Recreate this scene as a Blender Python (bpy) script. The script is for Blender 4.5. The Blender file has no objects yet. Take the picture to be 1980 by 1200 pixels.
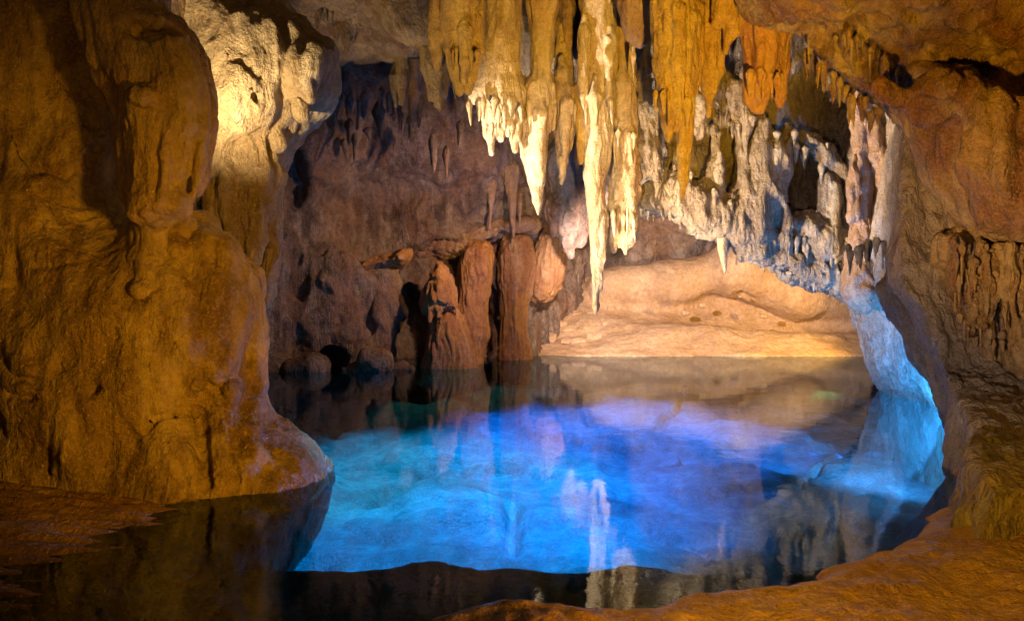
import bpy, math, random
import numpy as np
from mathutils import Vector
random.seed(7)
S = bpy.context.scene
COL = S.collection

# ------------------------------------------------------------------ camera
F, H, YH = 1554.0, 1.5, 560.0          # focal length in photo pixels, eye height over the water, horizon row
cd = bpy.data.cameras.new('camera')
cd.sensor_width = 36.0
cd.lens = 36.0 * F / 1980.0
cd.shift_y = (YH - 600.0) / 1980.0
cd.clip_start, cd.clip_end = 0.05, 200.0
cam = bpy.data.objects.new('camera', cd)
cam.location = (0, 0, H)
cam.rotation_euler = (math.pi / 2, 0, 0)
COL.objects.link(cam)
S.camera = cam

def P(px, py, d):
    return np.array([(px - 990.0) / F * d, d, H - (py - YH) / F * d])

# ------------------------------------------------------------------ world: the faint stray light inside a cave
w = bpy.data.worlds.new('World')
S.world = w
w.use_nodes = True
bg = w.node_tree.nodes['Background']
bg.inputs[0].default_value = (1.0, 0.62, 0.45, 1)
bg.inputs[1].default_value = 0.012

# ------------------------------------------------------------------ the show-cave floodlights, with added fill and overhead blue lamps
def lamp(name, pos, tgt, col, watts, angle=70, blend=0.6, radius=0.06):
    l = bpy.data.lights.new(name, 'SPOT')
    l.energy = watts
    l.color = col
    l.spot_size = math.radians(angle)
    l.spot_blend = blend
    l.shadow_soft_size = radius
    o = bpy.data.objects.new(name, l)
    o.location = pos
    o.rotation_euler = (Vector(tgt) - Vector(pos)).to_track_quat('-Z', 'Y').to_euler()
    COL.objects.link(o)
    return o

AMBER = (1.0, 0.47, 0.035)
GOLD = (1.0, 0.55, 0.09)
WARM = (1.0, 0.74, 0.46)
CREAM = (1.0, 0.79, 0.54)
LAMPS = [
    ('floodlight_left_wall', (2.4, 1.6, 0.7), P(345, 640, 6.3), (1.0, 0.445, 0.012), 1300, 42, 1.0, .32),
    ('added_left_fill', (-0.7, 1.2, 1.9), P(170, 200, 6.6), (1.0, 0.44, 0.03), 110, 50, 1.0, .12),  # added fill lamp, softens the black shadow beside the drapery
    ('floodlight_pillar', P(372, 300, 6.75), P(510, 70, 7.9), (1.0, 0.69, 0.33), 360, 112, 1.0, .05),
    ('floodlight_stalactites', P(425, 610, 8.9), P(1100, 400, 11.0), CREAM, 4300, 58, .6, .05),
    ('floodlight_stalactites_front', (-1.5, 1.2, 1.0), P(1090, 400, 11.0), CREAM, 3800, 23, .9, .05),
    ('floodlight_amber_front', (1.3, 1.7, 0.35), P(1250, 120, 9.2), (1.0, 0.54, 0.04), 5200, 37, .9, .06),
    ('floodlight_right_wall', (-1.4, 1.3, 0.7), P(2120, 140, 7.2), (1.0, 0.47, 0.02), 2600, 36, .9, .10),
    ('floodlight_right_foot', (-0.8, 1.3, 0.6), P(1775, 540, 8.2), (1.0, 0.72, 0.52), 1000, 30, .9, .08),
    ('floodlight_bank', (7.4, 15.8, 1.0), P(1330, 620, 19.0), GOLD, 1000, 120, .6, .06),
    ('added_bank_fill', (1.2, 13.4, 2.3), P(1330, 590, 19.5), (1.0, 0.70, 0.51), 3900, 84, .8, .1),  # added fill hanging in mid-air, evens out the light on the bank
    ('floodlight_back_wall', (0.7, 13.4, 3.3), P(800, 500, 16.5), (1.0, 0.55, 0.29), 620, 105, .9, .1),
    ('floodlight_roof', (-3.7, 11.0, 1.0), P(770, 70, 12.0), (1.0, 0.60, 0.22), 900, 52, .9, .08),
    ('floodlight_shore', (-0.6, 1.4, 2.5), (2.2, 3.5, 0.0), (1.0, 0.50, 0.02), 620, 58, .9, .1),
    ('floodlight_arch', P(1010, 640, 9.4), P(1540, 330, 11.6), (1.0, 0.70, 0.42), 1800, 52, .7, .06),
    ('overhead_blue_near', (-0.5, 7.5, 5.0), (-0.5, 7.9, -1.0), (0.0, 0.44, 1.0), 2900, 44, .6, .08),  # added lamp above the water, stands in for underwater lights
    ('overhead_blue_middle', (1.0, 8.7, 5.0), (0.9, 9.4, -1.0), (0.0, 0.28, 1.0), 3300, 40, .8, .08),  # another added overhead spot, colours the middle of the bed blue
    ('overhead_blue_left', (-1.4, 11.0, 5.1), (-1.2, 11.3, -1.0), (0.0, 0.52, 0.78), 3800, 54, .7, .08),  # added under the roof to spread teal over the left of the bed
    ('overhead_blue_far', (0.9, 13.8, 4.9), (1.6, 13.1, -1.0), (0.0, 0.26, 1.0), 5400, 62, .7, .08),  # added overhead spot, carries the blue to the far water
    ('added_blue_arch', (6.4, 13.2, 0.9), (3.2, 11.2, -1.0), (0.0, 0.26, 1.0), 3600, 60, .6, .08),  # unseen lamp added behind the arch foot to extend the blue
    ('pool_light_foot', (4.25, 9.6, -0.25), (5.1, 10.8, 0.4), (0.12, 0.40, 1.0), 520, 150, .5, .06),
]
for a in LAMPS:
    lamp(*a)

S.view_settings.view_transform = 'Standard'
S.view_settings.look = 'None'
S.view_settings.exposure = 0.0
S.view_settings.gamma = 1.0
S.render.engine = 'CYCLES'
S.cycles.use_denoising = True
S.cycles.max_bounces = 4
S.cycles.use_adaptive_sampling = True
S.cycles.adaptive_threshold = 0.03
S.cycles.diffuse_bounces = 2
S.cycles.glossy_bounces = 2
S.cycles.transparent_max_bounces = 8
S.cycles.sample_clamp_indirect = 4.0
S.cycles.caustics_reflective = False
S.cycles.caustics_refractive = False

# ------------------------------------------------------------------ numpy noise
def _hash(i, j, k, seed):
    h = (i.astype(np.uint32) * np.uint32(374761393) + j.astype(np.uint32) * np.uint32(668265263)
         + k.astype(np.uint32) * np.uint32(2147483647) + np.uint32(seed * 974711 + 12345))
    h = (h ^ (h >> np.uint32(13))) * np.uint32(1274126177)
    h = (h ^ (h >> np.uint32(16))) * np.uint32(2246822519)
    return h ^ (h >> np.uint32(15))

_G = np.array([[1,1,0],[-1,1,0],[1,-1,0],[-1,-1,0],[1,0,1],[-1,0,1],[1,0,-1],[-1,0,-1],
               [0,1,1],[0,-1,1],[0,1,-1],[0,-1,-1],[1,1,0],[-1,1,0],[0,-1,1],[0,-1,-1]], np.float32)

def perlin(p, seed=0):
    p = p.astype(np.float32)
    q = np.floor(p)
    f = p - q
    qi = q.astype(np.int64)
    u = f * f * f * (f * (f * 6 - 15) + 10)
    out = np.zeros(len(p), np.float32)
    for dx in (0, 1):
        wx = u[:, 0] if dx else 1 - u[:, 0]
        for dy in (0, 1):
            wy = u[:, 1] if dy else 1 - u[:, 1]
            for dz in (0, 1):
                wz = u[:, 2] if dz else 1 - u[:, 2]
                g = _G[_hash(qi[:, 0] + dx, qi[:, 1] + dy, qi[:, 2] + dz, seed) & 15]
                out += wx * wy * wz * (g[:, 0] * (f[:, 0] - dx) + g[:, 1] * (f[:, 1] - dy) + g[:, 2] * (f[:, 2] - dz))
    return out

def worley(p, seed=0):
    p = p.astype(np.float32)
    q = np.floor(p)
    f = p - q
    qi = q.astype(np.int64)
    best = np.full(len(p), 9.0, np.float32)
    for dx in (-1, 0, 1):
        for dy in (-1, 0, 1):
            for dz in (-1, 0, 1):
                h = _hash(qi[:, 0] + dx, qi[:, 1] + dy, qi[:, 2] + dz, seed)
                ox = (h & 1023).astype(np.float32) / 1023
                oy = ((h >> np.uint32(10)) & 1023).astype(np.float32) / 1023
                oz = ((h >> np.uint32(20)) & 1023).astype(np.float32) / 1023
                d = (dx + ox - f[:, 0]) ** 2 + (dy + oy - f[:, 1]) ** 2 + (dz + oz - f[:, 2]) ** 2
                best = np.minimum(best, d)
    return np.sqrt(best)

def layers(p, spec, seed=0):
    out = np.zeros(len(p), np.float32)
    wp = p + 0.12 * np.stack([perlin(p * 1.7 + 31.3, seed + 50), perlin(p * 1.7 + 77.1, seed + 51), perlin(p * 1.7, seed + 52)], 1)
    for n, (kind, fr, amp) in enumerate(spec):
        fr = np.array(fr if hasattr(fr, '__len__') else (fr,) * 3, np.float32)
        q = wp * fr
        if kind == 'p':
            v = perlin(q, seed + n)
        elif kind == 'r':
            v = 0.5 - np.abs(perlin(q, seed + n)) * 2
        elif kind == 'b':
            v = np.abs(perlin(q, seed + n)) * 2 - 0.4
        elif kind == 'c':
            v = 0.6 - worley(q, seed + n)
        elif kind == 'h':                                   # sparse pits
            v = -np.clip(perlin(q, seed + n) - 0.28, 0, 1) * 4
        out += amp * v
    return out

FLOW = [('p', (.9, .9, .6), .10), ('r', (2.0, 2.0, 1.1), .07), ('b', (4.4, 4.4, 1.0), .06), ('r', (9, 9, 2.4), .030), ('p', (6, 6, 3.5), .030), ('b', (17, 17, 9), .014), ('h', (3.2, 3.2, 1.6), .05)]
ROUGH = [('p', .7, .20), ('r', 1.7, .12), ('p', (4, 4, 2.5), .07), ('r', (7, 7, 3.5), .05), ('b', (12, 12, 7), .03)]
POP = [('p', 1.3, .12), ('r', (3.4, 3.4, 1.2), .09), ('b', (7, 7, 1.4), .06), ('c', (9, 9, 3.2), .06), ('p', (16, 16, 9), .03)]
STAL = [('p', (2.2, 2.2, .8), .04), ('b', (8, 8, .7), .045), ('r', (16, 16, 1.6), .016), ('p', (11, 11, 6), .016), ('b', (22, 22, 12), .007)]
SPOP = [('p', (2.2, 2.2, .9), .05), ('b', (9, 9, 1.2), .05), ('c', (11, 11, 6), .055), ('p', (20, 20, 14), .014)]
BANK = [('p', (.6, .6, .9), .12), ('p', (2, 2, 2.5), .04), ('r', (1.8, 1.8, 3), .03), ('p', (7, 7, 9), .010)]

# ------------------------------------------------------------------ signed distance volumes -> one closed skin
def poly_sdf(poly, X, Z):
    d = np.full(X.shape, 1e9, np.float32)
    ins = np.zeros(X.shape, bool)
    n = len(poly)
    for i in range(n):
        ax, az = poly[i]
        bx, bz = poly[(i + 1) % n]
        ex, ez = bx - ax, bz - az
        wx, wz = X - ax, Z - az
        t = np.clip((wx * ex + wz * ez) / (ex * ex + ez * ez + 1e-12), 0, 1)
        d = np.minimum(d, (wx - ex * t) ** 2 + (wz - ez * t) ** 2)
        if abs(ez) > 1e-9:
            c = ((az > Z) != (bz > Z)) & (X < ex * (Z - az) / ez + ax)
            ins ^= c
    d = np.sqrt(d)
    return np.where(ins, -d, d)

def smooth_poly(pts, it=2):
    pts = [tuple(p) for p in pts]
    for _ in range(it):
        out = []
        for i in range(len(pts)):
            a, b = pts[i], pts[(i + 1) % len(pts)]
            out.append((a[0] * .75 + b[0] * .25, a[1] * .75 + b[1] * .25))
            out.append((a[0] * .25 + b[0] * .75, a[1] * .25 + b[1] * .75))
        pts = out
    return pts

class Vol:
    def __init__(s, lo, hi, h):
        s.lo, s.h = np.array(lo, float), h
        s.n = [int(math.ceil((b - a) / h)) + 1 for a, b in zip(lo, hi)]
        s.ax = [(lo[i] + np.arange(s.n[i]) * h).astype(np.float32) for i in range(3)]
        s.f = np.full(s.n, 1.0, np.float32)

    def _sl(s, lo, hi):
        out = []
        for i in range(3):
            a = max(0, int((lo[i] - s.lo[i]) / s.h))
            b = min(s.n[i], int((hi[i] - s.lo[i]) / s.h) + 2)
            if b <= a:
                return None
            out.append(slice(a, b))
        return tuple(out)

    def _grid(s, sl):
        return s.ax[0][sl[0]][:, None, None], s.ax[1][sl[1]][None, :, None], s.ax[2][sl[2]][None, None, :]

    def _put(s, sl, d, k, sub):
        a = s.f[sl]
        if sub:
            d = -d
            hh = np.clip(k - np.abs(a - d), 0, None) / k
            s.f[sl] = np.maximum(a, d) + hh * hh * k * .25
        else:
            hh = np.clip(k - np.abs(a - d), 0, None) / k
            s.f[sl] = np.minimum(a, d) - hh * hh * k * .25

    def blob(s, c, r, k=.08, sub=False):
        c, r = np.array(c, float), np.array(r, float)
        sl = s._sl(c - r - k - .1, c + r + k + .1)
        if sl is None:
            return
        X, Y, Z = s._grid(sl)
        q = np.sqrt(((X - c[0]) / r[0]) ** 2 + ((Y - c[1]) / r[1]) ** 2 + ((Z - c[2]) / r[2]) ** 2)
        s._put(sl, ((q - 1) * r.min()).astype(np.float32), k, sub)

    def pblob(s, px, py, d, rx, ry, rd, k=.08, sub=False):
        s.blob(P(px, py, d), (rx * d / F, rd, ry * d / F), k, sub)

    def cone(s, a, ra, b, rb, k=.05, sub=False):
        a, b = np.array(a, float), np.array(b, float)
        m = max(ra, rb) + k + .06
        sl = s._sl(np.minimum(a, b) - m, np.maximum(a, b) + m)
        if sl is None:
            return
        X, Y, Z = s._grid(sl)
        e = b - a
        t = np.clip(((X - a[0]) * e[0] + (Y - a[1]) * e[1] + (Z - a[2]) * e[2]) / (e @ e + 1e-9), 0, 1)
        d = np.sqrt((X - a[0] - e[0] * t) ** 2 + (Y - a[1] - e[1] * t) ** 2 + (Z - a[2] - e[2] * t) ** 2) - (ra + (rb - ra) * t)
        s._put(sl, d.astype(np.float32), k, sub)

    def chain(s, nodes, d, k=.05, sub=False, tap=False):
        """nodes (px, py, half width px[, depth offset m]); tap lets it grow out of the rock above"""
        if tap:
            n0 = nodes[0]
            nodes = [(n0[0], n0[1] - 2.6 * n0[2] - 12, n0[2] * .3, (n0[3] if len(n0) > 3 else 0) + n0[2] * d / F)] + list(nodes)
        w_ = [(P(n[0], n[1], d + (n[3] if len(n) > 3 else 0)), n[2] * d / F) for n in nodes]
        for (a, ra), (b, rb) in zip(w_[:-1], w_[1:]):
            s.cone(a, ra, b, rb, k, sub)

    def front(s, px, py, d0=4.6, d1=9.0):
        d = np.arange(d0, d1, s.h * .5)
        q = np.stack([(px - 990) / F * d, d, H - (py - YH) / F * d], 1)
        i = np.clip(np.round((q - s.lo) / s.h).astype(int), 0, np.array(s.n) - 1)
        m = np.nonzero(s.f[i[:, 0], i[:, 1], i[:, 2]] < 0)[0]
        return float(d[m[0]]) if len(m) else d1

    def ridge(s, nodes, out=.5, k=.06, sub=False, d0=4.6, d1=9.0):
        """a ridge (or groove) lying on the present surface; out = share of the radius standing proud"""
        w_ = []
        for n in nodes:
            d = s.front(n[0], n[1], d0, d1)
            r = n[2] * d / F
            w_.append((P(n[0], n[1], d + (r * (1 - 2 * out) if not sub else r * (1 - 2 * out) * -1)), r))
        for (a, ra), (b, rb) in zip(w_[:-1], w_[1:]):
            s.cone(a, ra, b, rb, k, sub)

    def inflate(s, poly, dm, bulge, R, back, k=.15, tilt=(0, 0), sm=2):
        pw = [(float(v[0]), float(v[2])) for v in (P(a, b, dm) for a, b in poly)]
        pw = smooth_poly(pw, sm)
        A = np.array(pw)
        lo = (A[:, 0].min() - k - .2, -99, A[:, 1].min() - k - .2)
        hi = (A[:, 0].max() + k + .2, 99, A[:, 1].max() + k + .2)
        sl = s._sl(lo, hi)
        X, Y, Z = s._grid(sl)
        X2, Z2 = np.meshgrid(s.ax[0][sl[0]], s.ax[2][sl[2]], indexing='ij')
        sd = poly_sdf(pw, X2, Z2)
        t = np.clip(-sd / R, 0, 1)
        b = bulge * np.sqrt(np.clip(1 - (1 - t) ** 2, 0, 1))
        c = A.mean(0)
        front = dm + tilt[0] * (X2 - c[0]) + tilt[1] * (Z2 - c[1]) - b
        rear = dm + tilt[0] * (X2 - c[0]) + tilt[1] * (Z2 - c[1]) + back * np.sqrt(np.clip(1 - (1 - np.clip(-sd / max(R, .9), 0, 1)) ** 2, 0, 1))
        d = np.maximum((front[:, None, :] - Y) * .7, (Y - rear[:, None, :]) * .7)
        d = np.maximum(d, sd[:, None, :])
        s._put(sl, d.astype(np.float32), k, False)

    def wallx(s, table, lean, z0, z1, y0, y1, k=.3):
        """solid to the right of a wall running away from the camera"""
        X, Y, Z = s._grid((slice(None),) * 3)
        ys, xs = zip(*table)
        xw = np.interp(s.ax[1], ys, xs).astype(np.float32)[None, :, None] + np.interp(s.ax[1], [4, 6, 8, 10], [-.5, -.3, .85, 1]).astype(np.float32)[None, :, None] * np.interp(s.ax[2], *zip(*lean)).astype(np.float32)[None, None, :]
        d = np.maximum((xw - X) * .75, np.maximum(np.maximum(Y - y1, y0 - Y), np.maximum(Z - np.interp(s.ax[1], [4, 5, 6, 7, 7.6, 8.3, 9], [.38, .42, .48, .55, .8, 2.4, z1]).astype(np.float32)[None, :, None], z0 - Z)))
        s._put((slice(None),) * 3, d.astype(np.float32), k, False)

    def skin(s):
        f = s.f
        S_ = f < 0
        cnt = np.zeros([n - 1 for n in s.n], np.int8)
        offs = [(i, j, k) for i in (0, 1) for j in (0, 1) for k in (0, 1)]
        cut = lambda a, o: a[o[0]:a.shape[0] - 1 + o[0], o[1]:a.shape[1] - 1 + o[1], o[2]:a.shape[2] - 1 + o[2]]
        for o in offs:
            cnt += cut(S_, o)
        act = (cnt > 0) & (cnt < 8)
        idx = np.full(act.shape, -1, np.int64)
        cells = np.argwhere(act)
        idx[act] = np.arange(len(cells))
        acc = np.zeros((len(cells), 3), np.float64)
        num = np.zeros(len(cells))
        val = {o: f[cells[:, 0] + o[0], cells[:, 1] + o[1], cells[:, 2] + o[2]] for o in offs}
        for a in offs:
            for axn in range(3):
                if a[axn]:
                    continue
                b = list(a)
                b[axn] = 1
                b = tuple(b)
                fa, fb = val[a], val[b]
                m = (fa < 0) != (fb < 0)
                t = fa / np.where(m, fa - fb, 1)
                p = np.array(a, float)[None, :].repeat(len(cells), 0)
                p[:, axn] = t
                acc[m] += p[m]
                num[m] += 1
        V = s.lo + (cells + acc / num[:, None]) * s.h
        quads = []
        for axn in range(3):
            o1, o2 = [(1, 2), (2, 0), (0, 1)][axn]
            lo = [slice(None)] * 3
            hi = [slice(None)] * 3
            lo[axn], hi[axn] = slice(0, -1), slice(1, None)
            A, B = S_[tuple(lo)], S_[tuple(hi)]
            e = np.argwhere(A != B)
            ok = (e[:, o1] > 0) & (e[:, o2] > 0) & (e[:, o1] < s.n[o1] - 1) & (e[:, o2] < s.n[o2] - 1)
            e = e[ok]
            flip = A[e[:, 0], e[:, 1], e[:, 2]]
            def cell(d1, d2):
                c = e.copy()
                c[:, o1] += d1
                c[:, o2] += d2
                return idx[c[:, 0], c[:, 1], c[:, 2]]
            q = np.stack([cell(-1, -1), cell(0, -1), cell(0, 0), cell(-1, 0)], 1)
            q[~flip] = q[~flip][:, ::-1]
            quads.append(q)
        return V, np.concatenate(quads)

def vnormals(V, Q):
    n = np.cross(V[Q[:, 2]] - V[Q[:, 0]], V[Q[:, 3]] - V[Q[:, 1]])
    N = np.zeros_like(V)
    for c in range(3):
        for k in range(4):
            N[:, c] += np.bincount(Q[:, k], n[:, c], len(V))
    return N / (np.linalg.norm(N, axis=1, keepdims=True) + 1e-12)

def to_mesh(name, V, Q):
    me = bpy.data.meshes.new(name)
    me.vertices.add(len(V))
    me.vertices.foreach_set('co', np.ascontiguousarray(V, np.float32).ravel())
    me.loops.add(Q.size)
    me.loops.foreach_set('vertex_index', np.ascontiguousarray(Q, np.int32).ravel())
    me.polygons.add(len(Q))
    me.polygons.foreach_set('loop_start', np.arange(0, Q.size, Q.shape[1], dtype=np.int32))
    me.polygons.foreach_set('use_smooth', np.ones(len(Q), bool))
    me.update(calc_edges=True)
    return me

def tone(me, V, seed=0):
    """colour variation of the stone itself: patches, vertical streaks, stains"""
    f = lambda fr, s_: .5 + .62 * (perlin(V * np.array(fr), s_) + .5 * perlin(V * np.array(fr) * 2.1, s_ + 1) + .3 * perlin(V * np.array(fr) * 4.3, s_ + 2))
    C = np.ones((len(V), 4), np.float32)
    C[:, 0] = f((1.1, 1.1, 1.1), seed + 200)
    C[:, 1] = f((4.5, 4.5, .7), seed + 210)
    C[:, 2] = f((1.5, 1.5, .55), seed + 220)
    a = me.attributes.new('tone', 'FLOAT_COLOR', 'POINT')
    a.data.foreach_set('color', C.ravel())

def tag(o, label=None, cat=None, group=None, kind=None):
    for k, v in (('label', label), ('category', cat), ('group', group), ('kind', kind)):
        if v:
            o[k] = v
    return o

def put(name, V, Q, mat, parent=None, origin=None):
    c = np.array(origin if origin is not None else (0, 0, 0), float)
    me = to_mesh(name, V - c, Q)
    tone(me, V)
    me.materials.append(mat)
    o = bpy.data.objects.new(name, me)
    COL.objects.link(o)
    o.location = c
    if parent:
        o.parent = parent
        o.location = Vector(c) - parent.location
    return o

def rock(name, vol, mat, spec, seed=0, amp=1.0, parent=None):
    V, Q = vol.skin()
    N = vnormals(V, Q)
    V = V + N * (layers(V, spec, seed) * amp)[:, None]
    lo, hi = V.min(0), V.max(0)
    return put(name, V, Q, mat, parent, ((lo[0] + hi[0]) / 2, (lo[1] + hi[1]) / 2, lo[2]))

def heightfield(name, x0, x1, y0, y1, h, fn, mat):
    xs, ys = np.arange(x0, x1 + h / 2, h), np.arange(y0, y1 + h / 2, h)
    X, Y = np.meshgrid(xs, ys, indexing='ij')
    Z = fn(X, Y)
    V = np.stack([X.ravel(), Y.ravel(), Z.ravel()], 1)
    n, m = X.shape
    i = np.arange(n * m).reshape(n, m)
    Q = np.stack([i[:-1, :-1].ravel(), i[1:, :-1].ravel(), i[1:, 1:].ravel(), i[:-1, 1:].ravel()], 1)
    return V, Q

# ------------------------------------------------------------------ materials
def nd(nt, t, **kw):
    n = nt.nodes.new(t)
    for k, v in kw.items():
        setattr(n, k, v)
    return n

def rock_mat(name, c_dark, c_mid, c_light, stain=None, stain_amt=.5, scale=1.0, rough=.5, spec=.4, bump=1.0, pop=0.0, streak=1.0, crack=0.0):
    m = bpy.data.materials.new(name)
    m.use_nodes = True
    nt = m.node_tree
    L = nt.links.new
    b = nt.nodes['Principled BSDF']
    geo = nd(nt, 'ShaderNodeNewGeometry')
    def mapped(sx, sy, sz):
        mp = nd(nt, 'ShaderNodeMapping')
        mp.inputs['Scale'].default_value = (sx * scale, sy * scale, sz * scale)
        L(geo.outputs['Position'], mp.inputs['Vector'])
        return mp.outputs[0]
    def noise(vec, sc, det=5, rg=.6, dist=0.0):
        n = nd(nt, 'ShaderNodeTexNoise')
        n.inputs['Scale'].default_value = sc
        n.inputs['Detail'].default_value = det
        n.inputs['Roughness'].default_value = rg
        n.inputs['Distortion'].default_value = dist
        L(vec, n.inputs['Vector'])
        return n.outputs['Fac']
    def ramp(fac, lo, hi):
        r = nd(nt, 'ShaderNodeMapRange')
        r.inputs[1].default_value, r.inputs[2].default_value = lo, hi
        L(fac, r.inputs[0])
        return r.outputs[0]
    def mix(fac, a, c, blend='MIX', amt=None):
        x = nd(nt, 'ShaderNodeMix', data_type='RGBA', blend_type=blend)
        if amt is None:
            L(fac, x.inputs[0])
        else:
            mm = nd(nt, 'ShaderNodeMath', operation='MULTIPLY')
            L(fac, mm.inputs[0])
            mm.inputs[1].default_value = amt
            L(mm.outputs[0], x.inputs[0])
        for s, v in ((6, a), (7, c)):
            if isinstance(v, tuple):
                x.inputs[s].default_value = (*v, 1)
            else:
                L(v, x.inputs[s])
        return x.outputs[2]
    iso = mapped(1, 1, 1)
    at = nd(nt, 'ShaderNodeAttribute', attribute_name='tone')
    sp = nd(nt, 'ShaderNodeSeparateColor')
    L(at.outputs['Color'], sp.inputs[0])
    fine = noise(iso, 11, 5, .72)
    grain = noise(iso, 46, 3, .7)
    def plus(x, y, k):
        mm = nd(nt, 'ShaderNodeMath', operation='MULTIPLY_ADD')
        L(y, mm.inputs[0])
        mm.inputs[1].default_value = k
        L(x, mm.inputs[2])
        return mm.outputs[0]
    col = mix(ramp(plus(sp.outputs[0], fine, .5), .55, .95), c_dark, c_mid)
    col = mix(ramp(plus(sp.outputs[1], fine, .4), .62, 1.0), col, c_light, amt=.75 * streak)
    if stain:
        col = mix(ramp(plus(sp.outputs[2], fine, .35), .66, .86), col, stain, amt=stain_amt)
    col = mix(ramp(fine, .62, .40), col, tuple(x * .5 for x in c_dark), amt=.45)
    col = mix(ramp(grain, .46, .68), col, tuple(min(1, x * 1.25) for x in c_light), amt=.30)
    if crack > 0:
        v = nd(nt, 'ShaderNodeTexVoronoi', feature='DISTANCE_TO_EDGE')
        v.inputs['Scale'].default_value = 1.5
        wv = nd(nt, 'ShaderNodeVectorMath', operation='ADD')
        nz = nd(nt, 'ShaderNodeTexNoise')
        nz.inputs['Scale'].default_value = 2.0
        L(iso, nz.inputs['Vector'])
        L(iso, wv.inputs[0])
        L(nz.outputs['Color'], wv.inputs[1])
        L(wv.outputs[0], v.inputs['Vector'])
        cr = nd(nt, 'ShaderNodeMapRange')
        cr.inputs[1].default_value, cr.inputs[2].default_value = 0.0, 0.05
        cr.inputs[3].default_value, cr.inputs[4].default_value = 1.0, 0.0
        L(v.outputs['Distance'], cr.inputs[0])
        brk = nd(nt, 'ShaderNodeMath', operation='MULTIPLY')
        L(cr.outputs[0], brk.inputs[0])
        L(ramp(sp.outputs[0], .52, .66), brk.inputs[1])
        col = mix(brk.outputs[0], col, tuple(x * .3 for x in c_dark), amt=crack)
    L(col, b.inputs['Base Color'])
    rr = nd(nt, 'ShaderNodeMapRange')
    rr.inputs[1].default_value, rr.inputs[2].default_value = .3, .7
    rr.inputs[3].default_value, rr.inputs[4].default_value = max(.12, rough - .2), min(1, rough + .2)
    L(sp.outputs[1], rr.inputs[0])
    L(rr.outputs[0], b.inputs['Roughness'])
    b.inputs['Specular IOR Level'].default_value = spec
    hgt = plus(noise(mapped(8, 8, 3), 1.0, 5, .66, .4), noise(iso, 34, 4, .7), .38)
    if pop > 0:
        v = nd(nt, 'ShaderNodeTexVoronoi', feature='F1')
        v.inputs['Scale'].default_value = 17
        L(mapped(1, 1, .45), v.inputs['Vector'])
        hgt = plus(hgt, v.outputs['Distance'], -.8 * pop)
    k = nd(nt, 'ShaderNodeBump')
    k.inputs['Strength'].default_value = 1
    k.inputs['Distance'].default_value = .11 * bump
    L(hgt, k.inputs['Height'])
    L(k.outputs[0], b.inputs['Normal'])
    return m

M_LEFT = rock_mat('amber_flowstone', (.20, .12, .05), (.44, .30, .13), (.56, .42, .27), stain=(.15, .08, .04), stain_amt=.6, rough=.32, spec=.6, bump=.6)
M_DRAPE = rock_mat('drapery_flowstone', (.30, .20, .11), (.45, .32, .20), (.52, .40, .28), stain=(.24, .12, .06), stain_amt=.4, rough=.36, spec=.55, bump=.55)
M_PILLAR = rock_mat('pale_pillar_calcite', (.36, .26, .15), (.52, .41, .26), (.66, .56, .40), stain=(.30, .18, .07), stain_amt=.4, rough=.45, bump=1.2)
M_BACK = rock_mat('back_wall_limestone', (.12, .085, .075), (.27, .20, .175), (.40, .33, .30), stain=(.28, .14, .08), stain_amt=.5, rough=.65, spec=.25, bump=1.0)
M_CEIL = rock_mat('ceiling_limestone', (.18, .13, .09), (.32, .25, .17), (.42, .35, .24), stain=(.16, .08, .06), stain_amt=.5, rough=.6, spec=.3, bump=1.5)
M_CREAM = rock_mat('cream_calcite', (.40, .27, .16), (.60, .46, .31), (.72, .60, .45), stain=(.48, .25, .09), stain_amt=.45, rough=.34, spec=.55, bump=.8)
M_BROWN = rock_mat('brown_calcite', (.28, .17, .12), (.42, .28, .20), (.52, .38, .28), stain=(.25, .12, .08), stain_amt=.4, rough=.5, bump=.9)
M_AMBER = rock_mat('wet_amber_calcite', (.46, .28, .07), (.60, .40, .11), (.66, .48, .18), stain=(.42, .19, .05), stain_amt=.4, rough=.24, spec=.7, bump=.9)
M_ORANGE = rock_mat('orange_calcite', (.40, .19, .06), (.52, .28, .09), (.58, .36, .16), stain=(.42, .15, .06), stain_amt=.5, rough=.36, spec=.5, bump=.7)
M_POP = rock_mat('grey_popcorn_calcite', (.24, .18, .13), (.42, .34, .25), (.54, .46, .36), stain=(.20, .14, .10), stain_amt=.6, rough=.6, spec=.3, bump=1.2, pop=.5)
M_RIGHT = rock_mat('amber_wall_limestone', (.20, .11, .05), (.44, .28, .11), (.54, .40, .22), stain=(.20, .07, .04), stain_amt=.7, rough=.36, spec=.45, bump=1.0)
M_LEG = rock_mat('pinkish_limestone', (.27, .21, .17), (.43, .35, .29), (.54, .46, .40), stain=(.34, .22, .13), stain_amt=.5, rough=.5, bump=1.1, pop=.35)
M_BANK = rock_mat('salmon_sandstone', (.46, .31, .21), (.60, .43, .31), (.68, .52, .39), stain=(.48, .30, .14), stain_amt=.35, rough=.6, spec=.25, bump=.5, streak=.4)
M_ORCOL = rock_mat('rust_flowstone', (.34, .15, .07), (.48, .25, .12), (.56, .36, .20), stain=(.50, .24, .03), stain_amt=.6, rough=.5, bump=1.0)
M_SHORE = rock_mat('wet_shore_sand', (.36, .19, .06), (.48, .28, .09), (.54, .36, .15), stain=(.34, .16, .05), stain_amt=.5, rough=.38, spec=.45, bump=.8, streak=.4)
M_BED = rock_mat('pool_bed_limestone', (.36, .40, .41), (.58, .62, .62), (.70, .74, .74), stain=(.22, .27, .29), stain_amt=.6, scale=.8, rough=.8, spec=.1, bump=.8, streak=.4)

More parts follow.
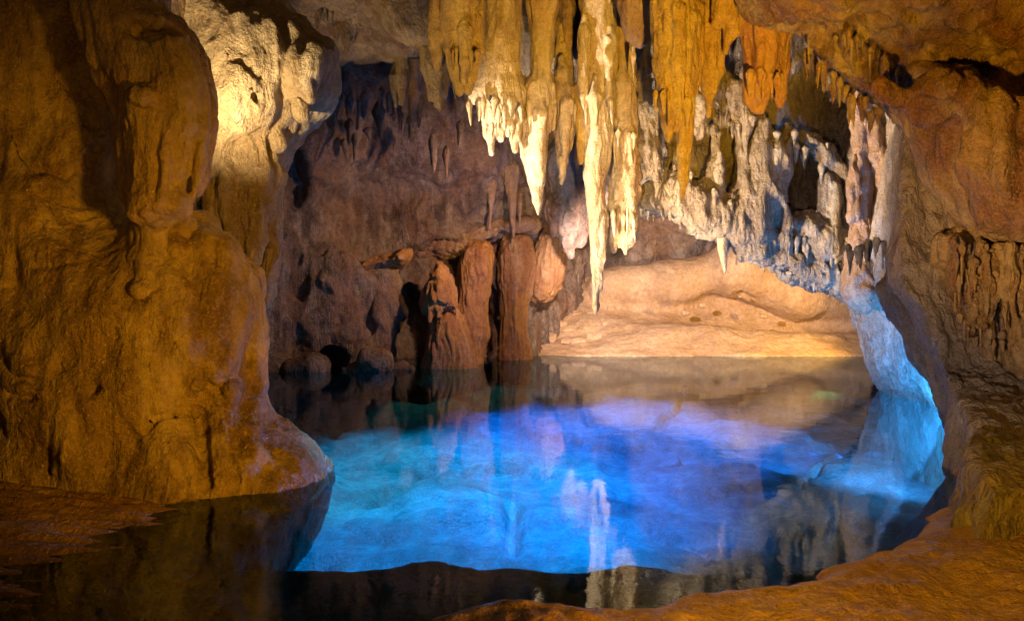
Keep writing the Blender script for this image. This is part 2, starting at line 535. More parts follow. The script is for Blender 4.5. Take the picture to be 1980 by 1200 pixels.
def water_mat():
    m = bpy.data.materials.new('pool_water')
    m.use_nodes = True
    nt = m.node_tree
    L = nt.links.new
    nt.nodes.remove(nt.nodes['Principled BSDF'])
    out = nt.nodes['Material Output']
    geo = nd(nt, 'ShaderNodeNewGeometry')
    prev = None
    for sc, dist in ((1.6, .0026), (7.0, .0009), (22.0, .00026)):
        n = nd(nt, 'ShaderNodeTexNoise')
        n.inputs['Scale'].default_value = sc
        n.inputs['Detail'].default_value = 3
        n.inputs['Roughness'].default_value = .5
        n.inputs['Distortion'].default_value = .6
        L(geo.outputs['Position'], n.inputs['Vector'])
        k = nd(nt, 'ShaderNodeBump')
        k.inputs['Strength'].default_value = 1
        k.inputs['Distance'].default_value = dist * .85
        L(n.outputs['Fac'], k.inputs['Height'])
        if prev:
            L(prev, k.inputs['Normal'])
        prev = k.outputs[0]
    fr = nd(nt, 'ShaderNodeFresnel')
    fr.inputs['IOR'].default_value = 1.52
    L(prev, fr.inputs['Normal'])
    tr = nd(nt, 'ShaderNodeBsdfTransparent')
    tr.inputs[0].default_value = (.22, .84, 1.0, 1)
    gl = nd(nt, 'ShaderNodeBsdfGlossy')
    gl.inputs['Roughness'].default_value = .006
    gl.inputs['Color'].default_value = (.74, .87, 1.0, 1)
    L(prev, gl.inputs['Normal'])
    mx = nd(nt, 'ShaderNodeMixShader')
    L(fr.outputs[0], mx.inputs[0])
    L(tr.outputs[0], mx.inputs[1])
    L(gl.outputs[0], mx.inputs[2])
    L(mx.outputs[0], out.inputs['Surface'])
    return m
M_WATER = water_mat()

# ================================================================== THE SETTING
# ---- water
V = np.array([(-14, -2, 0), (14, -2, 0), (14, 23, 0), (-14, 23, 0)], float)
tag(put('water', V, np.array([[0, 1, 2, 3]]), M_WATER), 'still clear pool lit blue, mirroring the stalactites', kind='structure')

# ---- pool bed
def n2(X, Y, sc, seed=0, z=0.0):
    p = np.stack([X.ravel() * sc, Y.ravel() * sc, np.full(X.size, z)], 1)
    return perlin(p, seed).reshape(X.shape)

def sstep(x, a, b):
    t = np.clip((x - a) / (b - a), 0, 1)
    return t * t * (3 - 2 * t)

def bed(X, Y):
    rim = 4.70 + .16 * n2(X, Y * 0, 1.1, 3) + .09 * n2(X, Y * 0, 3.1, 4) + .04 * n2(X, Y * 0, 8, 15) + .06 * (X + 1.2) * (X < -1.2)
    deep = -1.15 + .16 * n2(X, Y, .5, 5) + .05 * n2(X, Y, 1.2, 6) + .015 * n2(X, Y, 3.6, 7)
    deep += .45 * sstep(Y, 12.0, 17.0)
    deep -= .22 * np.exp(-(n2(X, Y, .42, 8) / .035) ** 2) * sstep(n2(X, Y, .5, 16), -.1, .2)
    deep += .12 * sstep(n2(X, Y, .7, 17), .02, .18) + .06 * sstep(n2(X, Y, 1.3, 18), .12, .26)
    shelf = -.13 - .05 * np.abs(n2(X, Y, 1.5, 9)) - .10 * (rim - Y)
    z = shelf + (deep - shelf) * sstep(Y, rim, rim + .5)
    # wet slope in the lower left corner
    lx = np.interp(Y, [1.0, 3.2, 3.64, 4.3, 4.76, 5.3, 5.8, 6.4], [-1.5, -1.8, -1.98, -2.24, -2.15, -1.95, -1.9, -2.0])
    s = lx - X + .12 * n2(X, Y, 1.6, 11)
    zl = .035 + .05 * n2(X, Y, 2.5, 12) + .04 * n2(X * .5, Y * 2.0, 4.5, 13) + .10 * np.clip(s, 0, 3)
    z = np.where(Y < 8, z - .3 * sstep(s, -.45, .1), z)
    return z
V, Q = heightfield('pool_bed', -7, 8, .2, 19.5, .05, bed, M_BED)
V[:, 2] += layers(V, [('p', 2.2, .012), ('p', 6, .006)], 90)
tag(put('pool_bed', V, Q, M_BED), 'uneven pale stone bed of the pool under blue light', kind='structure')

# ---- wet streaked bank in the lower left
def lbank(X, Y):
    lx = np.interp(Y, [1.0, 3.2, 3.64, 4.3, 4.76, 5.3, 5.8, 6.4], [-1.5, -1.8, -1.98, -2.24, -2.15, -1.95, -1.9, -2.0])
    s_ = lx - X + .16 * n2(X, Y, 1.6, 11) + .08 * n2(X * .6, Y * 2.2, 4.5, 14)
    return np.clip(-.04 + .11 * s_ + .035 * n2(X * .6, Y * 2.4, 3.2, 12) + .022 * n2(X * .5, Y * 2.2, 8.0, 13), -.5, .5) - .25 * np.clip(-s_, 0, 2)
V, Q = heightfield('shore_left', -6, -1.2, 1.5, 7.2, .022, lbank, None)
Q = Q[V[Q, 2].max(1) > -.14]
u, inv = np.unique(Q, return_inverse=True)
V, Q = V[u], inv.reshape(Q.shape)
tag(put('shore_left', V, Q, M_SHORE), 'streaked wet brown bank in the lower left corner', kind='structure')

# ---- near sand shore on the right
shore_px = [(700, 1260), (870, 1200), (930, 1190), (980, 1186), (1060, 1188), (1180, 1196), (1250, 1192), (1300, 1172), (1330, 1162), (1440, 1156), (1500, 1152),
            (1570, 1138), (1588, 1122), (1578, 1114), (1600, 1108), (1650, 1098), (1700, 1080), (1740, 1062), (1775, 1045), (1788, 1025), (1800, 1010), (1790, 1002), (1830, 996), (1900, 990), (1960, 975)]
shore = [(float(v[0]), float(v[1])) for v in (P(a, b, F * H / (b - YH)) for a, b in shore_px)]
shore = shore + [(3.6, 6.6), (6.5, 7.0), (6.5, .1), (-.8, .1)]
xs, ys = np.arange(-1.2, 6.2, .022), np.arange(.3, 7.2, .022)
X, Y = np.meshgrid(xs, ys, indexing='ij')
sd = poly_sdf(shore, X, Y) + .03 * n2(X, Y, 5, 21) + .015 * n2(X, Y, 13, 22)
Z = np.where(sd < 0, .012 + .07 * (1 - np.exp(sd / .06)) + .13 * (1 - np.exp(sd / .9)), -.03 - .0 * sd)
Z = np.where(sd >= 0, np.maximum(.012 - sd * 1.6, -.6), Z)
Z += np.clip(-sd * 4, 0, 1) * (.06 * n2(X, Y, 1.6, 23) + .035 * n2(X, Y, 5, 24) + .018 * n2(X, Y, 11, 25) + .008 * n2(X, Y, 21, 26))
n, m_ = X.shape
i = np.arange(n * m_).reshape(n, m_)
Q = np.stack([i[:-1, :-1].ravel(), i[1:, :-1].ravel(), i[1:, 1:].ravel(), i[:-1, 1:].ravel()], 1)
Vs = np.stack([X.ravel(), Y.ravel(), Z.ravel()], 1)
Q = Q[(sd.ravel()[Q].min(1) < .38)]
u, inv = np.unique(Q, return_inverse=True)
tag(put('shore', Vs[u], inv.reshape(Q.shape), M_SHORE), 'golden wet sand shore curving along the near edge of the pool', kind='structure')

# ---- ceiling
v = Vol((-7, 6.2, 4.3), (8, 20, 7.0), .06)
X, Y, Z = v._grid((slice(None),) * 3)
X2, Y2 = np.meshgrid(v.ax[0], v.ax[1], indexing='ij')
zc = 5.65 + .35 * n2(X2, Y2, .35, 31) + .15 * n2(X2, Y2, .9, 32) - .05 * np.clip(Y2 - 14, 0, 9) + .25 * sstep(-X2, 3.5, 6)
v.f = np.broadcast_to((zc[:, :, None] - Z) * .8, v.f.shape).astype(np.float32).copy()
v.pblob(690, 40, 13.0, 130, 60, .9, .4)
v.pblob(560, 20, 12.0, 70, 40, .7, .3)
v.pblob(1130, 60, 12.6, 180, 60, .9, .5)
v.pblob(1085, 60, 12.0, 210, 90, .6, .4)
v.pblob(1330, 30, 12.4, 150, 70, .9, .5)
v.pblob(1000, 60, 14.6, 200, 60, .9, .5)
ceiling = tag(rock('ceiling', v, M_CEIL, ROUGH, 33), 'rough brown cave roof the stalactites hang from', kind='structure')

# ---- back wall
v = Vol((-7.5, 12.2, -1.3), (6.5, 22.0, 6.4), .055)
X, Y, Z = v._grid((slice(None),) * 3)
X2, Z2 = np.meshgrid(v.ax[0], v.ax[2], indexing='ij')
yb = np.interp(X2, [-7.5, -5.5, -4.2, -3.0, -1.6, -.6, .5, 2, 4, 6.5], [12.8, 14.0, 15.2, 16.3, 16.9, 17.2, 17.7, 21.2, 21.4, 21.0])
yb = yb + .45 * n2(X2, Z2, .45, 41) + .22 * n2(X2, Z2, 1.0, 42)
yb = yb - .25 * np.clip(Z2 - 2.2, 0, 5) ** 1.3 * .9           # leans over the pool towards the roof
yb = yb + (.45 + .5 * n2(X2, Z2, 1.3, 44)) * sstep(2.72 + .10 * X2 - Z2, 0, .35) * sstep(X2, -2.5, -1.7) * sstep(-X2, -2.0, -1.2)   # alcove under the shelf
yb = yb - .35 * sstep(-Z2, -.35, .1)                           # foot
v.f = np.broadcast_to((yb[:, None, :] - Y) * .8, v.f.shape).astype(np.float32).copy()
v.chain([(560, 600, 40), (640, 640, 45), (620, 700, 50)], 15.6, .6)
v.chain([(690, 560, 30), (680, 640, 34), (650, 720, 40)], 15.8, .5)
v.chain([(745, 530, 22), (748, 600, 24), (730, 690, 18), (725, 725, 22)], 16.0, .4)
v.pblob(640, 560, 15.6, 60, 80, .5, .3)
v.pblob(790, 640, 17.0, 45, 90, .9, .2, True)                  # dark cave behind the stalagmite
v.pblob(930, 620, 17.9, 26, 90, .9, .2, True)
v.pblob(826, 256, 17.0, 14, 14, .4, .08, True)
v.pblob(640, 700, 15.3, 30, 30, .5, .1, True)
v.pblob(712, 620, 15.2, 10, 60, .5, .05, True)
v.pblob(560, 360, 15.0, 40, 90, .5, .3, True)
wall_back = tag(rock('wall_back', v, M_BACK, ROUGH, 43, .85), 'dim purplish brown back wall of the cave', kind='structure')

# ---- far bank
v = Vol((-1.2, 16.6, -.7), (9.5, 24.5, 5.6), .055)
X, Y, Z = v._grid((slice(None),) * 3)
X2, Y2 = np.meshgrid(v.ax[0], v.ax[1], indexing='ij')
wl = 18.15 + .12 * n2(X2, Y2 * 0, .6, 51)
tt = Y2 - wl
zb = 1.6 * np.clip(tt, -1, 0) + .32 * np.clip(tt, 0, 1.2) + .62 * np.clip(tt - 1.2, 0, 1.4) + .95 * np.clip(tt - 2.6, 0, 9)
zb = zb + .36 * np.exp(-((X2 - 4.4) / 2.0) ** 2 - ((tt - 1.0) / .6) ** 2)
zb = zb - .75 * np.exp(-((X2 - 6.6) / 2.4) ** 2 - ((tt - 2.2) / .6) ** 2)
zb = zb + .10 * n2(X2, Y2, .8, 52) * sstep(tt, 0, 1)
v.f = np.broadcast_to((Z - zb[:, :, None]) * .8, v.f.shape).astype(np.float32).copy()
v.chain([(1180, 560, 40), (1300, 545, 44), (1420, 520, 36)], 20.9, .3)
v.chain([(1430, 520, 60), (1540, 560, 50), (1660, 600, 34)], 20.6, .3)
v.pblob(1470, 520, 21.4, 90, 40, .8, .4)
v.chain([(1240, 450, 50, 1.0), (1330, 460, 50, 1.0), (1420, 470, 50, 1.0)], 21.6, .3)
v.chain([(1420, 545, 6), (1440, 570, 8), (1485, 605, 7)], 20.2, .04, True)
vbank = v
bank = tag(rock('ground_bank', v, M_BANK, BANK, 53), 'salmon coloured sand and rock bank behind the pool', kind='structure')

# ================================================================== LEFT SIDE
# ---- flowstone wall running into the pool
v = Vol((-5.2, 4.5, -1.3), (-1.0, 8.4, 4.8), .021)
mound = [(-400, -200), (170, -200), (205, 60), (250, 260), (275, 400), (330, 395), (392, 402), (434, 458), (467, 492), (495, 512), (506, 535), (503, 590), (505, 643), (507, 690), (510, 760),
         (527, 808), (583, 841), (616, 868), (644, 903), (650, 960), (600, 1080), (400, 1200), (-400, 1200)]
v.inflate(mound, 6.75, .95, 1.1, .8, .2, (-.05, .14))
v.inflate([(-300, -200), (340, -200), (345, 200), (320, 420), (200, 560), (-300, 600)], 7.1, .62, .5, .7, .3, (-.05, 0))
v.inflate([(470, 765), (515, 785), (540, 812), (583, 841), (616, 868), (646, 905), (640, 960), (560, 1010), (450, 1010)], 6.72, .42, .3, .3, .08)
for gx in (480, 516, 548, 576):
    v.chain([(gx - 4, 870, 2), (gx, 905, 3), (gx + 1, 950, 3)], 6.28 + (gx - 480) * .003, .02, True)
for c, o_, k_ in [([(320, 830, 60), (322, 900, 80), (320, 990, 90)], .16, .05), ([(432, 760, 22), (424, 850, 30), (428, 930, 34)], .35, .07), ([(482, 790, 18), (478, 850, 26), (474, 925, 28)], .4, .07),
                  ([(350, 680, 44), (392, 640, 34), (408, 600, 20)], .22, .10), ([(432, 510, 34), (442, 600, 38), (430, 690, 34)], .28, .12), ([(478, 540, 24), (484, 640, 24), (486, 740, 26)], .35, .10), ([(300, 480, 60), (290, 600, 70), (270, 760, 70)], .12, .2),
                  ([(380, 440, 40), (400, 500, 44), (420, 560, 30)], .2, .15), ([(60, 420, 60), (140, 520, 60), (160, 640, 60)], .12, .2), ([(20, 650, 60), (120, 760, 70), (180, 850, 60)], .12, .2),
                  ([(420, 700, 20), (400, 730, 26), (370, 745, 18)], .4, .06), ([(456, 745, 16), (440, 765, 20), (420, 770, 12)], .4, .05)]:
    v.ridge(c, o_, k_)
for c in [[(384, 795, 5), (392, 830, 7), (396, 880, 8), (402, 938, 9)], [(360, 792, 6), (385, 796, 6)], [(446, 870, 4), (452, 905, 6), (455, 945, 7)], [(418, 880, 4), (424, 915, 5)], [(388, 560, 4), (384, 610, 7), (378, 650, 4)], [(423, 690, 7), (428, 712, 6)],
          [(418, 498, 6), (416, 512, 5)], [(220, 635, 8), (224, 650, 8)], [(178, 730, 8), (186, 750, 12), (178, 765, 7)], [(60, 516, 4), (110, 512, 5), (150, 508, 3)], [(40, 260, 9), (80, 330, 12), (130, 345, 6), (190, 285, 5)], [(120, 140, 6), (165, 200, 8), (180, 240, 9)],
          [(310, 690, 5), (330, 670, 5), (360, 640, 4)], [(400, 742, 5), (425, 750, 6), (432, 768, 4)], [(472, 640, 4), (476, 700, 5)], [(10, 700, 8), (40, 730, 12), (90, 745, 8)], [(20, 760, 8), (60, 770, 10)], [(110, 390, 4), (180, 400, 5)], [(150, 420, 5), (190, 415, 6)],
          [(240, 915, 4), (262, 850, 4), (310, 805, 4), (350, 795, 4)]]:
    v.ridge(c, .55, .025, True)
v.pblob(40, 110, 7.7, 60, 70, .5, .15)
v.pblob(120, 60, 7.6, 40, 60, .4, .15)
v.pblob(10, 230, 7.2, 40, 60, .4, .10)
v.pblob(30, 70, 7.3, 120, 60, .5, .2, True)
vleft = v
flow_wall = rock('flowstone_wall', v, M_LEFT, FLOW, 61, .52)
tag(flow_wall, 'broad amber flowstone wall with rounded aprons running down into the pool', 'rock wall')

# ---- hanging drapery with the heart shaped hollow
v = Vol((-3.9, 4.7, 1.2), (-1.85, 7.3, 4.8), .018)
dr = [(140, -160), (330, -160), (322, 0), (330, 26), (360, 40), (384, 76), (402, 104), (407, 136), (419, 180), (420, 224), (412, 262), (407, 312), (399, 346), (384, 386), (352, 388),
      (338, 398), (322, 430), (282, 434), (258, 416), (240, 372), (247, 332), (236, 260), (228, 208), (206, 188), (180, 116), (160, 72), (148, 0)]
v.inflate(dr, 6.25, .42, .36, .45, .1)
v.chain([(335, 95, 44), (350, 170, 42), (352, 240, 34), (345, 330, 18), (340, 385, 12)], 5.95, .05)
v.chain([(252, 105, 30), (262, 150, 28), (275, 185, 26)], 5.92, .05)
v.pblob(281, 192, 5.84, 33, 26, .16, .03)
v.chain([(275, 225, 28), (285, 265, 24), (290, 330, 20), (287, 400, 24)], 5.88, .04)
for c in [[(292, 400, 34), (290, 450, 36), (284, 500, 34), (276, 560, 26)], [(340, 390, 20), (352, 440, 26), (366, 490, 24)]]:
    v.chain([(x_, y_, r_, (vleft.front(x_, y_) + r_ * .0037 * .72 - 5.9) if k_ else 0) for k_, (x_, y_, r_) in enumerate(c)], 5.9, .10)
v.chain([(382, 190, 20), (392, 250, 14), (385, 320, 10), (372, 385, 8)], 6.02, .03)
v.chain([(318, 230, 14), (322, 300, 15), (318, 380, 16)], 5.86, .03)
v.chain([(190, 20, 40), (205, 120, 34), (222, 190, 20)], 6.05, .08)
v.pblob(268, 52, 5.80, 34, 20, .30, .06, True)
v.pblob(312, 46, 5.80, 34, 18, .30, .06, True)
v.chain([(300, 216, 3), (262, 240, 3), (250, 300, 6), (252, 350, 6)], 5.72, .03, True)
v.chain([(360, 175, 4), (358, 260, 6), (366, 340, 9), (370, 380, 9)], 5.80, .03, True)
v.chain([(262, 232, 3), (300, 232, 3)], 5.68, .02, True)
v.pblob(283, 424, 5.70, 11, 8, .12, .03, True)
v.pblob(285, 330, 5.66, 8, 16, .05, .03, True)
drape = rock('flowstone_drapery', v, M_DRAPE, STAL, 62, .75)
tag(drape, 'heavy brown flowstone drapery with a heart shaped hollow hanging before the lit pillar', 'drapery')

# ---- brightly lit pillar behind it
v = Vol((-4.6, 6.9, .6), (-1.3, 10.0, 5.9), .022)
pil = [(300, -200), (480, -200), (520, -20), (552, 24), (596, 52), (624, 100), (644, 122), (643, 160), (634, 212), (600, 228), (576, 272), (552, 316), (542, 360), (538, 400), (540, 440),
       (536, 500), (528, 552), (531, 574), (511, 604), (480, 600), (440, 500), (380, 430), (330, 400), (310, 200)]
v.inflate(pil, 8.6, .85, .75, .8, .1)
v.pblob(600, 140, 8.25, 40, 62, .45, .12)
v.pblob(470, 190, 7.95, 66, 80, .35, .12)
for k_, (a, b_, c_) in enumerate([((430, 30), (520, 60), (600, 190)), ((440, 90), (540, 130), (590, 220)), ((470, 10), (560, 60), (622, 120)), ((420, 140), (510, 190), (540, 280)), ((450, 0), (500, 60), (480, 130))]):
    v.chain([(a[0], a[1], 12), (b_[0], b_[1], 11), (c_[0], c_[1], 9)], 8.0 + .05 * k_, .06)
for c in [[(446, 350, 30), (452, 400, 24), (462, 445, 14), (468, 488, 9)], [(425, 390, 15), (428, 430, 10), (436, 470, 7)], [(410, 400, 13), (409, 432, 8)], [(446, 410, 12, -.1), (448, 450, 8, -.1), (452, 486, 6, -.1)],
          [(500, 330, 24), (505, 400, 20), (500, 460, 18), (498, 508, 10)], [(482, 420, 12, -.05), (484, 470, 8, -.05), (482, 500, 5, -.05)], [(528, 340, 18, .2), (526, 420, 15, .2), (522, 520, 16, .2), (516, 585, 12, .2)]]:
    v.chain(c, 7.95, .06, False, True)
for c in [[(430, 20, 4), (470, 60, 5), (500, 100, 4)], [(470, 30, 5), (520, 90, 6), (560, 150, 5)], [(520, 30, 4), (560, 90, 5), (575, 130, 4)], [(440, 110, 5), (500, 140, 6), (545, 200, 6), (560, 260, 4)], [(455, 170, 4), (520, 200, 5), (540, 270, 5)],
          [(420, 240, 5), (470, 260, 6), (510, 300, 6)], [(450, 60, 4), (440, 120, 4)], [(500, 0, 5), (490, 60, 5)]]:
    v.chain([(n_[0], n_[1], n_[2]) for n_ in c], 7.72, .05, True)
v.chain([(480, 380, 4), (482, 440, 6), (480, 490, 6)], 7.6, .03, True)
v.pblob(619, 190, 7.9, 14, 26, .2, .04, True)
pillar = rock('rock_pillar', v, M_PILLAR, FLOW, 63, .75)
tag(pillar, 'bulging cream rock pillar with a bright white lit flank and finger like drips', 'rock pillar')

# ================================================================== RIGHT SIDE
# ---- grey popcorn arch
v = Vol((.9, 9.9, 1.2), (6.6, 14.3, 6.3), .034)
arch = [(1228, 424), (1240, 410), (1265, 412), (1300, 408), (1350, 430), (1400, 462), (1450, 484), (1490, 500), (1520, 530), (1560, 552), (1600, 562), (1640, 575), (1720, 620), (1860, 620),
        (1900, 300), (1880, -220), (1150, -220), (1160, 60), (1200, 250), (1222, 360)]
v.inflate(arch, 12.4, .95, .9, 1.2, .15, (0, -.10))
for a in [(1555, 345, 11.5, 44, 70, .45), (1590, 110, 11.4, 48, 66, .7), (1622, 262, 11.4, 36, 40, .45), (1400, 300, 11.4, 34, 60, .5), (1480, 240, 11.5, 60, 34, .4),
          (1520, 210, 11.4, 40, 44, .5), (1330, 210, 11.4, 40, 60, .4), (1440, 395, 11.4, 18, 16, .25), (1260, 180, 11.6, 22, 80, .5), (1625, 390, 11.4, 22, 30, .3)]:
    v.pblob(a[0], a[1], a[2] + .05, a[3] * 1.1, a[4], a[5] * .36, .35, True)
    v.pblob(a[0] + a[3] * .5, a[1] - a[4] * .6, a[2] + .1, a[3] * .6, a[4] * .7, a[5] * .2, .3, True)
for c in [[(1470, 230, 18), (1480, 300, 30), (1470, 380, 40), (1450, 440, 40)], [(1520, 250, 12), (1500, 300, 16), (1505, 420, 22), (1500, 460, 22)],
          [(1560, 265, 14), (1590, 300, 12), (1640, 345, 10)], [(1600, 350, 13), (1598, 420, 15), (1590, 470, 24)], [(1420, 170, 18), (1430, 240, 8), (1429, 300, 7), (1432, 350, 12), (1420, 400, 24)],
          [(1378, 250, 10), (1376, 320, 12), (1370, 400, 30)], [(1300, 360, 34), (1330, 390, 36), (1370, 420, 34), (1420, 440, 30)], [(1240, 385, 16), (1270, 380, 26), (1300, 390, 22)],
          [(1548, 430, 26), (1600, 470, 30), (1660, 500, 30)], [(1410, 110, 28), (1414, 170, 26), (1424, 220, 10)], [(1440, 480, 20), (1520, 500, 20), (1600, 535, 22), (1660, 575, 26)]]:
    v.chain(c, 11.42, .10)
    v.chain([(n_[0] + 14, n_[1] + 8, n_[2] * .45) for n_ in c], 11.30, .06)
arch_o = rock('rock_arch', v, M_POP, POP, 71, .75)
tag(arch_o, 'knobbly grey and cream rock arch reaching from the stalactites to the pool edge', 'rock arch')

# ---- right wall, foot of the arch
v = Vol((1.9, 4.3, -1.3), (7.2, 12.9, 3.9), .032)
v.wallx([(4.3, 2.5), (5.4, 2.95), (6.0, 3.35), (6.4, 3.62), (7.2, 4.05), (8.0, 4.50), (8.7, 4.86), (9.2, 5.04), (9.9, 5.30), (10.6, 5.50), (11.4, 5.38), (12.2, 5.50), (12.9, 5.9)],
        [(-1.3, .25), (0, 0), (.5, -.26), (1.0, -.42), (1.3, -.54), (1.5, -.72), (2.0, -.74), (3.9, -.6)], -2, 5, 4.42, 12.0, .3)
v.pblob(1800, 640, 9.3, 60, 150, .5, .25, True)
v.chain([(1730, 560, 30), (1790, 680, 26), (1850, 800, 20), (1872, 860, 16)], 9.1, .12)
v.chain([(1780, 520, 50), (1830, 620, 46), (1900, 760, 46), (1930, 860, 40)], 8.2, .2)
v.pblob(1905, 860, 6.9, 45, 60, .35, .15)
v.pblob(1960, 930, 6.0, 40, 45, .3, .12)
v.pblob(1880, 910, 6.6, 34, 40, .3, .12)
v.pblob(1893, 850, 6.6, 14, 40, .3, .08, True)
v.pblob(1958, 905, 5.7, 10, 8, .15, .03, True)
wall_right = tag(rock('wall_right', v, M_LEG, POP, 72, .62), 'pinkish rough wall at the right whose foot glows blue over the water', kind='structure')

# ---- amber overhang top right
v = Vol((1.6, 4.3, 1.0), (6.2, 10.6, 5.9), .03)
ov = [(1400, -250), (1440, 20), (1500, 46), (1536, 50), (1565, 92), (1600, 145), (1660, 172), (1700, 200), (1740, 240), (1764, 284), (1800, 320), (1816, 366), (1846, 436), (1840, 470), (1850, 520), (1880, 560),
      (1900, 590), (1960, 640), (2060, 700), (2400, 700), (2400, -250)]
v.inflate(ov, 8.2, .75, .9, .3, .2, (-.05, -.02))
v.inflate([(1440, -250), (1490, 20), (1560, 44), (1640, 52), (1720, 76), (1800, 110), (1900, 150), (2150, 190), (2300, -250)], 7.7, 1.0, 1.0, .3, .12, (-.2, 0))
v.inflate([(1742, 120), (1850, 140), (1960, 165), (2250, 240), (2250, 600), (1990, 560), (1920, 500), (1860, 452), (1824, 366), (1776, 284), (1764, 200)], 7.7, .75, .7, .25, .12, (-.12, 0))
v.inflate([(1860, 230), (1990, 240), (2200, 300), (2200, 480), (2000, 470), (1900, 400)], 6.9, .35, .4, .5, .15, (-.2, 0))
v.pblob(1830, 180, 7.15, 70, 40, .25, .2)
v.pblob(1945, 215, 6.9, 60, 36, .25, .2)
v.pblob(1800, 345, 7.2, 30, 24, .25, .05, True)
v.pblob(1850, 455, 7.1, 36, 18, .3, .05, True)
v.pblob(1700, 120, 7.7, 50, 50, .3, .1, True)
v.pblob(1800, 200, 6.9, 26, 10, .15, .06, True)
v.pblob(1950, 370, 6.2, 34, 60, .25, .1, True)
v.chain([(1700, 170, 20), (1780, 210, 16), (1880, 240, 14)], 7.25, .08)
over = rock('rock_overhang', v, M_RIGHT, FLOW, 73, 1.0)
tag(over, 'amber rock overhang with dripping lip filling the upper right of the cave', 'rock overhang')

# ---- fluted curtain under the overhang
v = Vol((3.2, 5.6, .2), (6.2, 8.6, 2.6), .025)
v.inflate([(1826, 462), (1846, 530), (1866, 590), (1884, 650), (1906, 730), (1990, 800), (2200, 820), (2200, 430), (1980, 440), (1850, 448)], 7.7, .55, .5, .5, .1, (-.2, .05))
for n_ in range(17):
    x_ = 1846 + n_ * 11 + (n_ * 37 % 9)
    t_ = 470 + (n_ * 53 % 40)
    v.chain([(x_, t_, 6), (x_ + 2, t_ + 50, 8), (x_ + 3, t_ + 90 + (n_ * 29 % 60), 4)], 7.28 - n_ * .018 + (n_ * 17 % 5) * .03, .03, False, True)
curt = rock('flowstone_curtain', v, M_RIGHT, STAL, 74, 1.6)
tag(curt, 'amber fluted flowstone curtain under the overhang above the pinkish wall', 'flowstone')

# ================================================================== STALACTITES
def stalactite(name, chains, d, mat, label, cat='stalactite', group='stalactites hanging over the pool', spec=STAL, amp=.52, h=.018, k=.035, subs=(), seed=None):
    pts = []
    for c in chains:
        for n_ in c:
            q = P(n_[0], n_[1], d + (n_[3] if len(n_) > 3 else 0))
            r = n_[2] * d / F
            pts += [q - r, q + r]
    A = np.array(pts)
    v = Vol(A.min(0) - .10, A.max(0) + .10, h)
    for c in chains:
        v.chain(c, d, k, False, c is not chains[0])
    for c in subs:
        v.chain(c, d, .02, True)
    o = rock(name, v, mat, spec, seed if seed is not None else len(bpy.data.objects), amp)
    tag(o, label, cat, group)
    return o

TOP = -130
stalactite('stalactite', [[(846, TOP, 26), (845, 30, 16), (846, 70, 18), (847, 110, 12), (847, 134, 5)], [(838, 60, 10), (836, 92, 6)], [(856, 70, 9), (860, 96, 5)]], 9.4, M_AMBER,
           'short fat golden stalactite bulb at the left end of the row')
stalactite('stalactite', [[(890, TOP, 50), (892, 10, 38), (890, 60, 30), (888, 120, 20), (888, 178, 8)], [(915, 40, 20), (918, 100, 15), (910, 150, 10), (905, 178, 6)], [(868, 30, 14), (872, 90, 11), (880, 150, 8)],
                          [(900, 60, 14, -.2), (898, 120, 9, -.2), (896, 160, 5, -.2)]], 9.3, M_AMBER, 'golden fluted stalactite cluster ending in two tips, beside the short bulb')
stalactite('stalactite', [[(970, TOP, 46), (970, 40, 36), (970, 130, 37), (966, 176, 46, .05), (950, 215, 22), (948, 260, 11), (950, 296, 4)], [(930, 180, 22), (918, 188, 14)], [(968, 200, 26), (968, 245, 15), (968, 270, 6)],
                          [(1000, 180, 18), (1000, 230, 12), (996, 265, 9), (996, 290, 4)], [(985, 200, 14, -.2), (984, 240, 9, -.2), (983, 262, 4, -.2)], [(935, 195, 12), (938, 225, 7), (940, 250, 4)]], 10.5, M_CREAM,
           'thick white stalactite with flared skirt of short drips, left of the long ones')
stalactite('stalactite', [[(1052, TOP, 36), (1050, 10, 29), (1048, 100, 20), (1046, 150, 18), (1034, 178, 28), (1032, 235, 29), (1033, 300, 24), (1037, 350, 16), (1039, 390, 9), (1040, 414, 3)],
                          [(1058, 170, 14), (1064, 215, 9), (1068, 248, 4)], [(1014, 185, 10), (1012, 225, 6), (1014, 250, 3)], [(1044, 220, 14, -.2), (1046, 300, 11, -.15), (1045, 350, 7, -.1)]], 10.7, M_CREAM,
           'broad cream stalactite spear tapering to one sharp tip, right of the skirted one')
stalactite('stalactite', [[(1097, TOP, 18), (1097, 20, 13), (1096, 90, 11), (1094, 130, 10)]], 11.2, M_BROWN, 'slim dark brown column stub behind the cream spear')
stalactite('stalactite', [[(1084, 112, 5), (1088, 150, 17), (1092, 190, 26), (1092, 250, 18), (1088, 310, 11), (1086, 355, 3)], [(1108, 190, 10), (1110, 235, 6)], [(1076, 190, 10), (1073, 240, 5)],
                          [(1096, 200, 12, -.2), (1094, 260, 8, -.2), (1090, 300, 5, -.15)], [(1090, 60, 18, .3), (1090, 140, 18, .2), (1092, 200, 18, .1)]], 11.0, M_CREAM,
           'small ragged cone shaped stalactite between the spear and the longest one', spec=SPOP, amp=.5)
stalactite('stalactite', [[(1125, 170, 12), (1126, 230, 14), (1126, 280, 11), (1124, 314, 5)]], 10.9, M_AMBER, 'short golden drip tucked against the left of the longest stalactite')
